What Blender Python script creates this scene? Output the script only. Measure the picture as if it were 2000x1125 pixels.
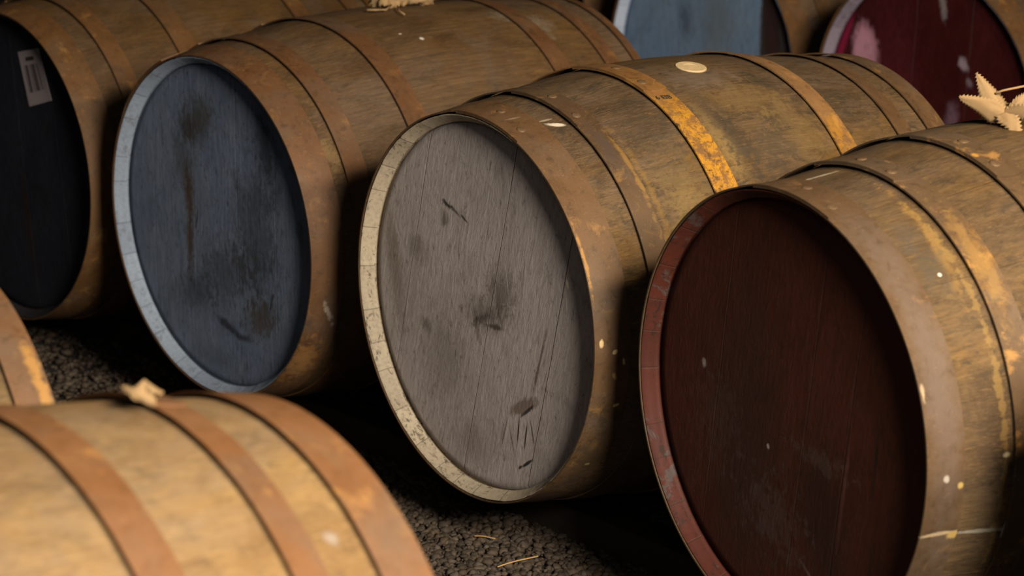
import bpy, math, random
import numpy as np
from mathutils import Vector, Matrix, noise as mnoise

for o in list(bpy.data.objects):
    bpy.data.objects.remove(o, do_unlink=True)
SC = bpy.context.scene
COL = SC.collection
PI = math.pi
rad = math.radians

# ------------------------------------------------------------------ camera
CAM_H = 1.35056
cd = bpy.data.cameras.new('camera')
cam = bpy.data.objects.new('camera', cd)
COL.objects.link(cam)
R = ((0.99995487, -0.00950014, 0.0),
     (-0.00240115, -0.25273752, 0.96753190),
     (-0.00919168, -0.96748824, -0.25274892))      # rows: camera right/down/forward -> world
cam.matrix_world = Matrix(((R[0][0], -R[0][1], -R[0][2], 0.0),
                           (R[1][0], -R[1][1], -R[1][2], 0.0),
                           (R[2][0], -R[2][1], -R[2][2], CAM_H),
                           (0, 0, 0, 1)))
cd.sensor_width = 36.0
cd.lens = 4997.3 / 2000 * 36.0
cd.clip_start = 0.05
cd.dof.use_dof = True
cd.dof.focus_distance = 3.72
cd.dof.aperture_fstop = 5.6
SC.camera = cam

# ------------------------------------------------------------------ world, light, exposure
w = bpy.data.worlds.new('world'); SC.world = w
w.use_nodes = True
w.node_tree.nodes['Background'].inputs[0].default_value = (0.55, 0.62, 0.75, 1)
w.node_tree.nodes['Background'].inputs[1].default_value = 0.004

def area(name, loc, target, size, power, color):
    ld = bpy.data.lights.new(name, 'AREA')
    ld.shape = 'DISK'; ld.size = size; ld.energy = power; ld.color = color
    o = bpy.data.objects.new(name, ld); COL.objects.link(o)
    o.location = loc
    o.rotation_euler = (Vector(target) - Vector(loc)).to_track_quat('-Z', 'Y').to_euler()
    return o
area('warehouse_lamp', (1.93, 1.60, 2.15), (-0.2, 3.9, 0.4), 0.26, 76, (1.0, 0.74, 0.44))
area('flood_lamp', (1.41, 0.39, 1.98), (0.0, 3.8, 0.4), 1.05, 245, (1.0, 0.90, 0.76))
area('front_fill', (-0.5, -1.2, 2.6), (0.0, 3.6, 0.4), 2.0, 10, (0.95, 0.95, 1.0))  # weak unseen fill from the camera side, added to lift the dark shadows

SC.view_settings.view_transform = 'Standard'
SC.view_settings.look = 'None'
SC.view_settings.gamma = 1.0
SC.view_settings.use_curve_mapping = False
SC.view_settings.exposure = 0.0

# ------------------------------------------------------------------ node helpers
def blob_group():
    g = bpy.data.node_groups.new('blob', 'ShaderNodeTree')
    I = g.interface
    for n, t, d in (('Vector', 'NodeSocketVector', None), ('Noise', 'NodeSocketFloat', 0.5), ('cx', 'NodeSocketFloat', 0.), ('cy', 'NodeSocketFloat', 0.),
                    ('rx', 'NodeSocketFloat', .1), ('ry', 'NodeSocketFloat', .1), ('ang', 'NodeSocketFloat', 0.),
                    ('ragged', 'NodeSocketFloat', .5), ('soft', 'NodeSocketFloat', .3)):
        s = I.new_socket(name=n, in_out='INPUT', socket_type=t)
        if d is not None: s.default_value = d
    I.new_socket(name='Mask', in_out='OUTPUT', socket_type='NodeSocketFloat')
    N, L = g.nodes, g.links
    gi = N.new('NodeGroupInput'); go = N.new('NodeGroupOutput')
    sep = N.new('ShaderNodeSeparateXYZ'); L.new(gi.outputs['Vector'], sep.inputs[0])
    def m(op, a, b=None, c=None):
        n = N.new('ShaderNodeMath'); n.operation = op
        for k, v in enumerate((a, b, c)):
            if v is None: continue
            if isinstance(v, (int, float)): n.inputs[k].default_value = v
            else: L.new(v, n.inputs[k])
        return n.outputs[0]
    dx = m('SUBTRACT', sep.outputs[0], gi.outputs['cx']); dy = m('SUBTRACT', sep.outputs[1], gi.outputs['cy'])
    c = m('COSINE', gi.outputs['ang']); s = m('SINE', gi.outputs['ang'])
    px = m('DIVIDE', m('ADD', m('MULTIPLY', dx, c), m('MULTIPLY', dy, s)), gi.outputs['rx'])
    py = m('DIVIDE', m('SUBTRACT', m('MULTIPLY', dy, c), m('MULTIPLY', dx, s)), gi.outputs['ry'])
    d = m('SQRT', m('ADD', m('MULTIPLY', px, px), m('MULTIPLY', py, py)))
    nn = m('MULTIPLY', m('MULTIPLY', m('SUBTRACT', gi.outputs['Noise'], 0.5), 7.0), gi.outputs['ragged'])
    d2 = m('ADD', d, nn)
    v = m('DIVIDE', m('SUBTRACT', m('ADD', 1.0, gi.outputs['soft']), d2), m('MULTIPLY', 2.0, gi.outputs['soft']))
    cl = N.new('ShaderNodeClamp'); L.new(v, cl.inputs[0])
    L.new(cl.outputs[0], go.inputs[0])
    return g
BLOB = blob_group()

class NT:
    def __init__(s, name):
        s.m = bpy.data.materials.new(name); s.m.use_nodes = True
        s.t = s.m.node_tree; s.N = s.t.nodes; s.L = s.t.links
        s.b = s.N['Principled BSDF']
    def put(s, sock, v):
        if v is None: return
        if isinstance(v, (int, float)): sock.default_value = v
        elif isinstance(v, tuple): sock.default_value = v if len(v) == len(sock.default_value) else (*v, 1.0)
        else: s.L.new(v, sock)
    def math(s, op, a, b=None, c=None, clamp=False):
        n = s.N.new('ShaderNodeMath'); n.operation = op; n.use_clamp = clamp
        for k, v in enumerate((a, b, c)): s.put(n.inputs[k], v)
        return n.outputs[0]
    def coord(s, kind='Object', uv=None):
        if uv:
            n = s.N.new('ShaderNodeUVMap'); n.uv_map = uv; return n.outputs[0]
        return s.N.new('ShaderNodeTexCoord').outputs[kind]
    def mapping(s, v, scale=(1, 1, 1), loc=(0, 0, 0), rot=(0, 0, 0)):
        n = s.N.new('ShaderNodeMapping'); s.L.new(v, n.inputs[0])
        n.inputs[1].default_value = loc; n.inputs[2].default_value = rot; n.inputs[3].default_value = scale
        return n.outputs[0]
    def noise(s, v, scale, detail=4, rough=.6, dist=0.0, st=(1, 1, 1), loc=(0, 0, 0)):
        n = s.N.new('ShaderNodeTexNoise'); s.L.new(s.mapping(v, st, loc), n.inputs['Vector'])
        n.inputs['Scale'].default_value = scale; n.inputs['Detail'].default_value = detail
        n.inputs['Roughness'].default_value = rough; n.inputs['Distortion'].default_value = dist
        return n.outputs[0]
    def ramp(s, f, a, b, lo=0.0, hi=1.0):
        n = s.N.new('ShaderNodeMapRange'); s.put(n.inputs[0], f); n.inputs[1].default_value = a; n.inputs[2].default_value = b
        n.inputs[3].default_value = lo; n.inputs[4].default_value = hi
        return n.outputs[0]
    def mix(s, f, a, b, mode='MIX'):
        n = s.N.new('ShaderNodeMix'); n.data_type = 'RGBA'; n.blend_type = mode
        s.put(n.inputs[0], f); s.put(n.inputs[6], a); s.put(n.inputs[7], b)
        return n.outputs[2]
    def blob(s, vec, nz, cx, cy, rx, ry, ang=0, ragged=.5, soft=.3):
        n = s.N.new('ShaderNodeGroup'); n.node_tree = BLOB
        s.L.new(vec, n.inputs[0]); s.put(n.inputs[1], nz)
        for k, v in zip(('cx', 'cy', 'rx', 'ry', 'ang', 'ragged', 'soft'), (cx, cy, rx, ry, ang, ragged, soft)):
            n.inputs[k].default_value = v
        return n.outputs[0]
    def marks(s, col, vec, nz, marks):
        # mark = (cx, cy, rx, ry, angle_deg, colour, strength, ragged, soft)
        for (cx, cy, rx, ry, a, c, st, rg, sf) in marks:
            k = s.blob(vec, nz, cx, cy, rx, ry, rad(a), rg, sf)
            col = s.mix(s.math('MULTIPLY', k, st), col, c)
        return col
    def bump(s, h, strength=.3, dist=.002, normal=None):
        n = s.N.new('ShaderNodeBump'); n.inputs['Strength'].default_value = strength; n.inputs['Distance'].default_value = dist
        s.put(n.inputs['Height'], h)
        if normal is not None: s.L.new(normal, n.inputs['Normal'])
        return n.outputs[0]
    def out(s, col, rough=.7, normal=None, metal=0.0, spec=.35):
        s.put(s.b.inputs['Base Color'], col); s.put(s.b.inputs['Roughness'], rough)
        s.put(s.b.inputs['Metallic'], metal); s.b.inputs['Specular IOR Level'].default_value = spec
        if normal is not None: s.L.new(normal, s.b.inputs['Normal'])
        return s.m

def Y(t): return rad(t) * .33          # angle round the cask -> second coordinate of the "polar" map

# ------------------------------------------------------------------ materials
def mat_stave(name, seed, base=(0.1041, 0.0580, 0.0207), light=(0.1631, 0.0999, 0.0404), dark=(0.0253, 0.0127, 0.0050), ochre=(0.1699, 0.0898, 0.0182), grey=(0.1214, 0.0850, 0.0593),
              mould=.5, marks=(), ochre_amt=.55):
    n = NT(name)
    P = n.coord(); UV = n.coord(uv='stave_map'); PO = n.coord(uv='polar')
    loc = (seed * 3.1, seed * 1.7, seed * .9)
    sep = n.N.new('ShaderNodeSeparateXYZ'); n.L.new(UV, sep.inputs[0])
    fl = n.math('FLOOR', sep.outputs[1]); fr = n.math('FRACT', sep.outputs[1])
    wn = n.N.new('ShaderNodeTexWhiteNoise'); wn.noise_dimensions = '1D'; n.L.new(n.math('ADD', fl, seed * 17.0), wn.inputs['W'])
    tint = wn.outputs[0]
    grain = n.noise(P, 1, 6, .7, .3, (9, 190, 190), loc)
    fine = n.noise(P, 1, 3, .6, .2, (45, 900, 900), loc)
    broad = n.noise(P, 5, 5, .65, .4, (.8, 1.3, 1.3), loc)
    broad2 = n.noise(P, 9, 6, .7, .6, (.7, 1.4, 1.4), (loc[0] + 5, 2, 7))
    blot = n.noise(P, 22, 6, .75, 1.0, (.55, 1.2, 1.2), (1, loc[1] + 3, 7))
    c = n.mix(n.ramp(broad, .38, .62), base, light)
    c = n.mix(n.math('MULTIPLY', n.ramp(broad2, .50, .64), ochre_amt), c, ochre)
    c = n.mix(n.math('MULTIPLY', n.ramp(n.noise(P, 3.4, 6, .65, .6, (1, 1, 1), (9, 9, loc[0])), .44, .58), .75), c, grey)
    c = n.mix(n.ramp(n.noise(P, 6.5, 6, .7, .9, (.8, 1.5, 1.5), (2, loc[1], 8)), .50, .63, 0, .6), c, tuple(q * .48 for q in base))
    c = n.mix(n.ramp(tint, 0, 1, 0, .30), c, dark)
    c = n.mix(n.ramp(grain, .35, .68, .0, .55), c, dark)
    c = n.mix(n.ramp(fine, .53, .70, 0, .55), c, light)
    c = n.mix(n.math('MULTIPLY', n.ramp(blot, .53, .66), mould), c, (.035, .026, .016))
    c = n.mix(n.math('MULTIPLY', n.ramp(n.noise(P, 45, 5, .8, 0, (.6, 1.4, 1.4), (4, 4, loc[0])), .58, .66), mould * .8), c, (.04, .03, .018))
    sc1 = n.noise(P, 95, 6, .8, .8, (.30, 1.5, 1.5), (6, 2, loc[1]))
    c = n.mix(n.math('MULTIPLY', n.ramp(sc1, .56, .64), .55), c, (.028, .020, .011))
    sc2 = n.noise(P, 1, 4, .7, .4, (38, 330, 330), (1, 6, loc[1]))
    c = n.mix(n.ramp(sc2, .56, .70, 0, .5), c, tuple(min(1, q * 1.35) for q in light))
    # joint between staves
    e = n.math('MINIMUM', fr, n.math('SUBTRACT', 1.0, fr))
    jn = n.ramp(e, .0, .022, 1, 0)
    vis = n.ramp(n.noise(P, 6, 3, .6, 0, (1.5, 3, 3), (3, 1, loc[2])), .42, .62)
    c = n.mix(n.math('MULTIPLY', jn, n.math('MULTIPLY', vis, .24)), c, (.03, .02, .012))
    nz = n.noise(P, 60, 4, .7)
    c = n.marks(c, PO, nz, marks)
    h = n.math('ADD', n.math('MULTIPLY', grain, .5), n.math('ADD', n.math('MULTIPLY', fine, .25), n.math('MULTIPLY', n.math('MULTIPLY', jn, vis), -.5)))
    return n.out(c, n.ramp(blot, .3, .7, .62, .8), n.bump(h, .65, .0022), spec=.3)

def mat_hoop(name, seed, base=(0.1001, 0.0531, 0.0228), base2=(0.1269, 0.0692, 0.0308), dark=(0.0401, 0.0224, 0.0117), flare=(), marks=(), pale=.25):
    """flare: (t_centre, half_range_deg, amount) strips of bright orange rust"""
    n = NT(name)
    P = n.coord(); PO = n.coord(uv='polar')
    loc = (seed * 2.3, seed * 1.1, seed * 4.7)
    a = n.noise(P, 14, 6, .7, .4, (1, 1, 1), loc)
    b = n.noise(P, 60, 5, .7, .2, (1, 1, 1), loc)
    d = n.noise(P, 240, 3, .7, 0, (1, 1, 1), loc)
    c = n.mix(n.ramp(a, .36, .64), base, base2)
    c = n.mix(n.ramp(n.noise(P, 7, 4, .6, .4, (1, 1, 1), (7, loc[1], 3)), .5, .68, 0, .6), c, (.105, .075, .052))
    c = n.mix(n.ramp(b, .52, .70, 0, .65), c, dark)
    c = n.mix(n.ramp(d, .6, .75, 0, .35), c, (.33, .20, .11))
    c = n.mix(n.math('MULTIPLY', n.ramp(n.noise(P, 20, 5, .7, .5, (1, 1, 1), (5, 5, loc[2])), .58, .68), pale), c, (.52, .27, .07))
    for (t, hw, amt) in flare:
        k = n.blob(PO, a, .27, Y(t), .4, Y(hw), 0, .15, .35)
        k1 = n.ramp(n.noise(P, 32, 8, .85, .3, (1, 1, 1), (2, loc[1], 1)), .47, .53)
        k2 = n.ramp(n.noise(P, 130, 4, .8, .3, (1, 1, 1), (2, 8, 1)), .42, .5)
        kk = n.math('MULTIPLY', n.math('MULTIPLY', k, n.math('MULTIPLY', k1, amt)), n.ramp(k2, 0, 1, .55, 1))
        c = n.mix(n.math('MULTIPLY', n.math('MULTIPLY', k, amt), .55), c, (.21, .105, .032))
        c = n.mix(kk, c, (.45, .215, .018))
        k3 = n.ramp(n.noise(P, 75, 5, .8, .8, (1, 1, 1), (2, 3, 9)), .56, .62)
        c = n.mix(n.math('MULTIPLY', n.math('MULTIPLY', k, k3), amt * .85), c, (.05, .028, .012))
    c = n.marks(c, PO, b, marks)
    h = n.math('ADD', n.math('MULTIPLY', b, .5), n.math('MULTIPLY', d, .3))
    return n.out(c, n.ramp(a, .3, .7, .5, .72), n.bump(h, .35, .0012), metal=.12, spec=.4)

def mat_head(name, seed, col, col2, dirt, cracks=(), tilt=0, marks=(), grain_amt=.4, dirt_amt=.5, grit=.25, crack_str=.9, rough=.62, speck=None, pit=.55):
    """planked, painted cask head; coordinates (right, up) in metres from its centre"""
    n = NT(name)
    P = n.coord()
    sep = n.N.new('ShaderNodeSeparateXYZ'); n.L.new(P, sep.inputs[0])
    cmb = n.N.new('ShaderNodeCombineXYZ')
    n.L.new(n.math('MULTIPLY', sep.outputs[1], -1.0), cmb.inputs[0]); n.L.new(sep.outputs[2], cmb.inputs[1])
    V = cmb.outputs[0]
    sv = n.N.new('ShaderNodeSeparateXYZ'); n.L.new(V, sv.inputs[0])
    p = n.math('SUBTRACT', n.math('MULTIPLY', sv.outputs[0], math.cos(rad(tilt))), n.math('MULTIPLY', sv.outputs[1], math.sin(rad(tilt))))
    G = n.mapping(V, (1, 1, 1), (seed * 1.3, seed * 2.1, seed), (0, 0, rad(tilt)))
    grain = n.noise(G, 1, 5, .7, .5, (150, 14, 1))
    fine = n.noise(G, 1, 4, .7, .3, (520, 60, 1))
    big = n.noise(G, 7, 6, .7, .6, (1.3, .8, 1))
    adze = n.noise(G, 40, 6, .72, 2.2, (1.2, .55, 1), (3, 3, seed))
    nz = n.noise(V, 55, 6, .8, .4, (1.5, .8, 1), (seed, 0, 0))
    c = n.mix(n.ramp(big, .35, .65), col, col2)
    c = n.mix(n.ramp(grain, .42, .72, 0, grain_amt), c, dirt)
    c = n.mix(n.math('MULTIPLY', n.ramp(nz, .56, .66), dirt_amt), c, dirt)
    c = n.mix(n.math('MULTIPLY', n.ramp(n.noise(V, 12, 5, .7, .6, (1.2, .7, 1), (seed + 3, 4, 0)), .54, .68), dirt_amt * .7), c, dirt)
    c = n.mix(n.ramp(fine, .62, .75, 0, grit), c, tuple(min(1, q * 1.7 + .02) for q in col2))
    pits = n.ramp(n.noise(V, 85, 6, .8, .6, (1.5, .55, 1), (seed + 6, 1, 0)), .57, .63, 0, pit)
    c = n.mix(pits, c, tuple(q * .6 for q in dirt))
    if speck:
        c = n.mix(n.ramp(n.noise(V, 170, 3, .7, 0, (1.6, .6, 1), (seed, 8, 0)), .66, .72, 0, speck[1]), c, speck[0])
    line = None
    for q in cracks:
        wob = n.ramp(n.noise(V, 7, 2, .5, 0, (1, 1, 1), (q * 9, 2, 0)), 0, 1, -.002, .002)
        dd = n.math('ABSOLUTE', n.math('SUBTRACT', n.math('SUBTRACT', p, q), wob))
        k = n.ramp(dd, .0002, .0011, 1, 0)
        k = n.math('MULTIPLY', k, n.ramp(n.noise(V, 5, 2, .5, 0, (1, 1, 1), (q * 31, 5, 0)), .36, .55, .25, 1))
        line = k if line is None else n.math('MAXIMUM', line, k)
    if line is not None:
        c = n.mix(n.math('MULTIPLY', line, crack_str), c, (.012, .008, .006))
    c = n.marks(c, V, nz, marks)
    h = n.math('ADD', n.math('MULTIPLY', adze, .55), n.math('ADD', n.math('MULTIPLY', grain, .35), n.math('MULTIPLY', fine, .15)))
    if line is not None: h = n.math('SUBTRACT', h, n.math('MULTIPLY', line, .8))
    return n.out(c, n.ramp(big, .3, .7, rough - .06, rough + .1), n.bump(h, .6, .0035), spec=.35)

def mat_chime(name, seed, col, col2, bare, flake=.45, patch=None):
    n = NT(name)
    P = n.coord(); UV = n.coord(uv='stave_map')
    sep = n.N.new('ShaderNodeSeparateXYZ'); n.L.new(UV, sep.inputs[0])
    fl = n.math('FLOOR', sep.outputs[1]); fr = n.math('FRACT', sep.outputs[1])
    wn = n.N.new('ShaderNodeTexWhiteNoise'); wn.noise_dimensions = '1D'; n.L.new(n.math('ADD', fl, seed * 7.0), wn.inputs['W'])
    a = n.noise(P, 60, 6, .8, .6, (2.2, 1, 1), (seed, 1, 2))
    b = n.noise(P, 9, 4, .6, .3, (1, 1, 1), (seed, 4, 2))
    c = n.mix(wn.outputs[0], col, col2)
    c = n.mix(n.ramp(n.noise(P, 160, 4, .7, 0, (1, 1, 1), (3, 1, seed)), .45, .75, 0, .35), c, bare)
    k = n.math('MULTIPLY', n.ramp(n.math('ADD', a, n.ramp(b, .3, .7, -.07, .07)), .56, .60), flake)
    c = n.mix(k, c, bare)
    if patch:
        c = n.mix(n.ramp(n.noise(P, 13, 6, .75, .5, (1, 1, 1), (seed, 14, 2)), .56, .60, 0, patch[1]), c, patch[0])
    e = n.math('MINIMUM', fr, n.math('SUBTRACT', 1.0, fr))
    jn = n.ramp(e, .004, .022, 1, 0)
    c = n.mix(n.math('MULTIPLY', jn, .5), c, (.04, .03, .02))
    h = n.math('ADD', n.math('MULTIPLY', a, .6), n.math('MULTIPLY', jn, -.8))
    return n.out(c, .65, n.bump(h, .4, .0012), spec=.3)

def mat_plain(name, col, rough=.7, var=.3, scale=80, bumpd=.0006, metal=0.0):
    n = NT(name); P = n.coord()
    a = n.noise(P, scale, 5, .7)
    c = n.mix(n.ramp(a, .35, .7, 0, 1), col, tuple(q * (1 - var) for q in col))
    return n.out(c, rough, n.bump(a, .4, bumpd), metal=metal)

BLK = (.012, .010, .009); BRN = (.10, .062, .03); WHT = (.62, .60, .56)

HEAD = {}
HEAD['grey'] = mat_head('grey_head_paint', 1, (.43, .375, .355), (.51, .445, .42), (.13, .10, .075), cracks=(-.188, .0185, .172), tilt=15, dirt_amt=.38, grain_amt=.32, marks=(
    (-.090, .143, .011, .004, -25, BLK, .9, .55, .3), (-.068, .136, .012, .0028, -30, BLK, .75, .5, .3), (-.045, .128, .010, .0022, -30, BLK, .8, .4, .3),
    (-.098, .118, .009, .012, 0, (.07, .05, .03), .65, .6, .4),
    (.008, -.012, .050, .022, 10, (.075, .055, .04), .62, .55, .6), (.045, .028, .030, .034, 0, (.07, .052, .038), .6, .7, .5),
    (-.006, -.020, .017, .006, 25, BLK, .55, .5, .5), (.030, -.026, .021, .004, 3, (.05, .035, .025), .8, .3, .4), (-.018, -.030, .006, .028, 12, (.06, .045, .033), .55, .5, .5),
    (.100, -.134, .036, .010, 25, (.12, .075, .038), .7, .35, .25), (.108, -.140, .021, .0026, 38, BLK, .85, .15, .3),
    (.086, -.176, .0017, .020, -8, BLK, .95, .05, .3), (.104, -.181, .0017, .022, -10, BLK, .95, .05, .3), (.120, -.170, .0016, .020, 14, (.04, .03, .025), .8, .05, .3), (.052, -.185, .0014, .026, -18, (.05, .04, .032), .7, .05, .3), (.070, -.196, .0014, .022, 16, (.05, .04, .032), .6, .05, .3),
    (.108, -.222, .016, .0025, 35, BLK, .95, .12, .3), (.090, -.233, .005, .0022, 40, BLK, .9, .1, .3),
    (.012, .155, .0016, .055, -14, WHT, .30, .3, .5), (-.060, .175, .0013, .045, -14, WHT, .25, .3, .5), (.100, .035, .0012, .045, -8, WHT, .45, .2, .4), (.060, .055, .0012, .03, 10, WHT, .4, .2, .4),
    (.138, -.060, .0026, .050, -18, (.07, .05, .04), .7, .55, .4), (.148, -.045, .0012, .040, -18, WHT, .25, .2, .4),
    (.205, .076, .0026, .007, 20, (.75, .68, .5), .95, .15, .3), (.203, .047, .0014, .014, 0, WHT, .65, .1, .4),
    (-.232, .02, .018, .085, 8, (.13, .10, .055), .5, .5, .5), (-.17, .06, .022, .022, 0, (.12, .095, .06), .5, .7, .5), (-.15, -.06, .010, .012, 0, (.06, .045, .035), .5, .6, .5),
    (-.10, -.10, .05, .06, 0, (.11, .085, .065), .35, .7, .5), (-.03, -.23, .05, .03, 0, (.12, .095, .07), .3, .6, .5)))
HEAD['blue'] = mat_head('blue_head_paint', 2, (.122, .160, .240), (.175, .213, .292), (.034, .035, .038), cracks=(-.20, -.075, .055, .165), tilt=2, crack_str=.25, dirt_amt=.6, grain_amt=.45, rough=.55, marks=(
    (-.055, .178, .050, .035, 35, (.050, .040, .027), .75, .6, .5), (-.085, .160, .020, .018, 20, (.03, .024, .018), .6, .6, .5), (.145, .16, .022, .060, 10, (.018, .016, .016), .7, .5, .6),
    (-.088, .045, .014, .050, 4, (.065, .036, .015), .85, .55, .5), (-.092, -.04, .009, .060, -2, (.060, .034, .016), .85, .5, .5), (-.10, .10, .03, .04, 0, (.05, .042, .032), .5, .7, .5),
    (.11, .0, .055, .11, -6, (.028, .028, .030), .6, .8, .5), (.02, -.08, .08, .045, 20, (.03, .028, .028), .55, .9, .5), (-.08, -.13, .05, .03, 10, (.028, .026, .026), .5, .8, .5),
    (.115, -.145, .045, .030, 25, (.055, .042, .030), .75, .6, .4), (.015, -.178, .035, .007, -18, (.016, .014, .018), .8, .4, .5), (.06, -.190, .020, .006, 5, (.018, .016, .018), .7, .4, .5),
    (.145, -.112, .002, .018, -20, BLK, .8, .2, .3), (-.068, .0, .0022, .020, -15, BLK, .7, .3, .4), (.045, .05, .0018, .045, -6, (.12, .145, .18), .5, .3, .5), (.085, .03, .0016, .05, -3, (.12, .145, .18), .4, .3, .5),
    (.05, -.245, .0028, .018, 0, (.20, .21, .22), .6, .3, .4), (-.03, -.243, .05, .02, 0, (.07, .09, .12), .5, .6, .5)))
HEAD['red'] = mat_head('dark_red_head_paint', 3, (.052, .012, .0055), (.070, .016, .007), (.021, .009, .005), cracks=(-.148, .038, .12), tilt=9, dirt_amt=.65, grain_amt=.45, rough=.58, speck=((.14, .09, .08), .35), marks=(
    (-.09, -.09, .075, .16, 5, (.030, .013, .009), .75, .6, .6), (-.08, .10, .05, .10, 0, (.036, .012, .008), .6, .7, .6), (.07, -.12, .045, .10, 8, (.020, .008, .006), .7, .6, .5),
    (.070, -.045, .045, .012, -8, (.12, .08, .065), .25, 1.1, .3), (.115, -.08, .003, .06, -8, (.13, .045, .035), .5, .4, .5), (-.03, -.15, .05, .035, -12, (.15, .11, .10), .15, 1.4, .2), (-.15, -.04, .04, .05, 0, (.13, .08, .07), .13, 1.5, .2),
    (-.182, .025, .004, .006, 0, (.35, .30, .28), .7, .4, .4), (-.04, -.055, .0025, .0035, 0, (.35, .30, .28), .8, .2, .3), (.09, -.235, .004, .035, -28, (.17, .13, .12), .5, .3, .5), (.06, -.215, .0025, .03, 50, (.15, .11, .10), .5, .3, .5), (.06, -.25, .003, .03, -4, (.2, .16, .14), .5, .3, .5),
    (.175, -.02, .003, .05, -4, BLK, .6, .5, .5), (.17, -.16, .003, .05, -4, BLK, .5, .5, .5)))
HEAD['navy'] = mat_head('black_navy_head_paint', 4, (.009, .011, .019), (.013, .015, .024), (.006, .005, .005), cracks=(-.11, .03, .16), tilt=-6, dirt_amt=.5, rough=.6, crack_str=.5, marks=(
    (.03, -.10, .012, .10, 8, (.020, .010, .006), .7, .6, .5), (.0, .06, .05, .08, 0, (.018, .021, .03), .5, .7, .5)))
HEAD['pale_blue'] = mat_head('pale_blue_head_paint', 5, (.13, .215, .36), (.15, .22, .33), (.06, .075, .10), cracks=(-.1, .06), tilt=3, crack_str=.2, dirt_amt=.5, marks=(
    (-.07, .09, .02, .04, 10, (.035, .045, .06), .6, .6, .6), (.03, .10, .05, .09, 0, (.10, .11, .115), .5, .6, .6),
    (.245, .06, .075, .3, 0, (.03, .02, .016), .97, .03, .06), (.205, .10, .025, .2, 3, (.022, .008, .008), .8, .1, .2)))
HEAD['burgundy'] = mat_head('burgundy_head_paint', 6, (.028, .0022, .0026), (.042, .0028, .0032), (.016, .004, .004), cracks=(-.05, .1), tilt=4, crack_str=.3, dirt_amt=.35, rough=.5, marks=(
    (-.180, .098, .034, .058, 8, (.50, .25, .34), .85, .22, .25), (-.172, .055, .02, .012, 0, (.62, .32, .55), .7, .3, .3), (-.252, .10, .012, .10, -22, (.20, .008, .040), .9, .15, .3),
    (.092, .103, .010, .016, 35, (.30, .24, .30), .75, .4, .4), (.110, .066, .007, .010, 25, (.20, .15, .2), .6, .4, .4), (.032, .222, .008, .03, 10, (.24, .22, .24), .6, .4, .4), (.065, -.02, .016, .034, -10, (.15, .09, .13), .7, .4, .5),
    (-.1, .0, .06, .2, 0, (.09, .010, .02), .4, .5, .6)))
HEAD['plum'] = mat_head('dark_plum_head_paint', 7, (.02, .008, .01), (.03, .01, .012), (.01, .006, .006), cracks=(.05,), marks=())

CHIME = {}
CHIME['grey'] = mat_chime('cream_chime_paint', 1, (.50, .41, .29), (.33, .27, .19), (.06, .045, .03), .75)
CHIME['blue'] = mat_chime('pale_blue_chime_paint', 2, (.30, .36, .44), (.23, .28, .36), (.12, .11, .10), .5)
CHIME['red'] = mat_chime('red_chime_paint', 3, (.085, .018, .009), (.066, .015, .008), (.025, .013, .008), .8, patch=((.075, .066, .060), .7))
CHIME['navy'] = mat_chime('black_chime_paint', 4, (.02, .02, .024), (.028, .024, .026), (.05, .035, .025), .5)
CHIME['pale_blue'] = mat_chime('light_blue_chime_paint', 5, (.40, .48, .64), (.32, .40, .56), (.16, .17, .2), .5)
CHIME['burgundy'] = mat_chime('lilac_grey_chime_paint', 6, (.20, .17, .225), (.155, .135, .18), (.07, .055, .075), .8)
CHIME['bare'] = mat_chime('bare_wood_chime', 7, (.22, .14, .07), (.18, .12, .06), (.07, .045, .025), .5)

DROP = (.70, .50, .24)
STAVE = {}
STAVE['C'] = mat_stave('weathered_oak', 1, mould=.85, ochre_amt=.75, marks=(
    (.083, Y(69.5), .013, .0045, -35, (.62, .56, .46), .9, .25, .3), (.076, Y(73), .010, .002, -10, (.45, .38, .28), .5, .3, .4),
    (.31, Y(48), .016, .06, 0, (.30, .20, .07), .4, .6, .5), (.148, Y(33), .005, .12, 0, (.24, .135, .03), .4, .8, .6), (.20, Y(30), .03, .07, 0, (.26, .17, .05), .4, .8, .7),
    (.335, Y(52), .020, .075, 0, (.035, .027, .018), .6, .8, .4), (.43, Y(54), .022, .035, 0, (.035, .027, .016), .65, 1.1, .3), (.39, Y(44), .05, .03, 8, (.05, .038, .024), .5, 1.1, .4), (.40, Y(62), .05, .035, 0, (.20, .125, .045), .4, .8, .6), (.47, Y(50), .035, .05, 0, (.19, .12, .045), .4, .8, .6), (.215, Y(52), .035, .06, 0, (.05, .04, .026), .4, 1.2, .4), (.375, Y(74), .05, .03, 0, (.15, .112, .088), .5, .6, .6)))
STAVE['B'] = mat_stave('brown_oak', 2, base=(0.1020, 0.0524, 0.0174), light=(0.1381, 0.0787, 0.0295), ochre=(0.1535, 0.0798, 0.0196), mould=.4, marks=(
    (.365, Y(64), .004, .004, 0, WHT, .8, .1, .3), (.335, Y(68), .003, .002, 0, WHT, .6, .2, .3), (.64, Y(66), .03, .03, 0, (.22, .185, .14), .45, .6, .6), (.60, Y(72), .03, .02, 0, (.20, .17, .13), .4, .6, .6), (.07, Y(30), .010, .03, 0, (.24, .16, .07), .4, .9, .5)))
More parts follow.
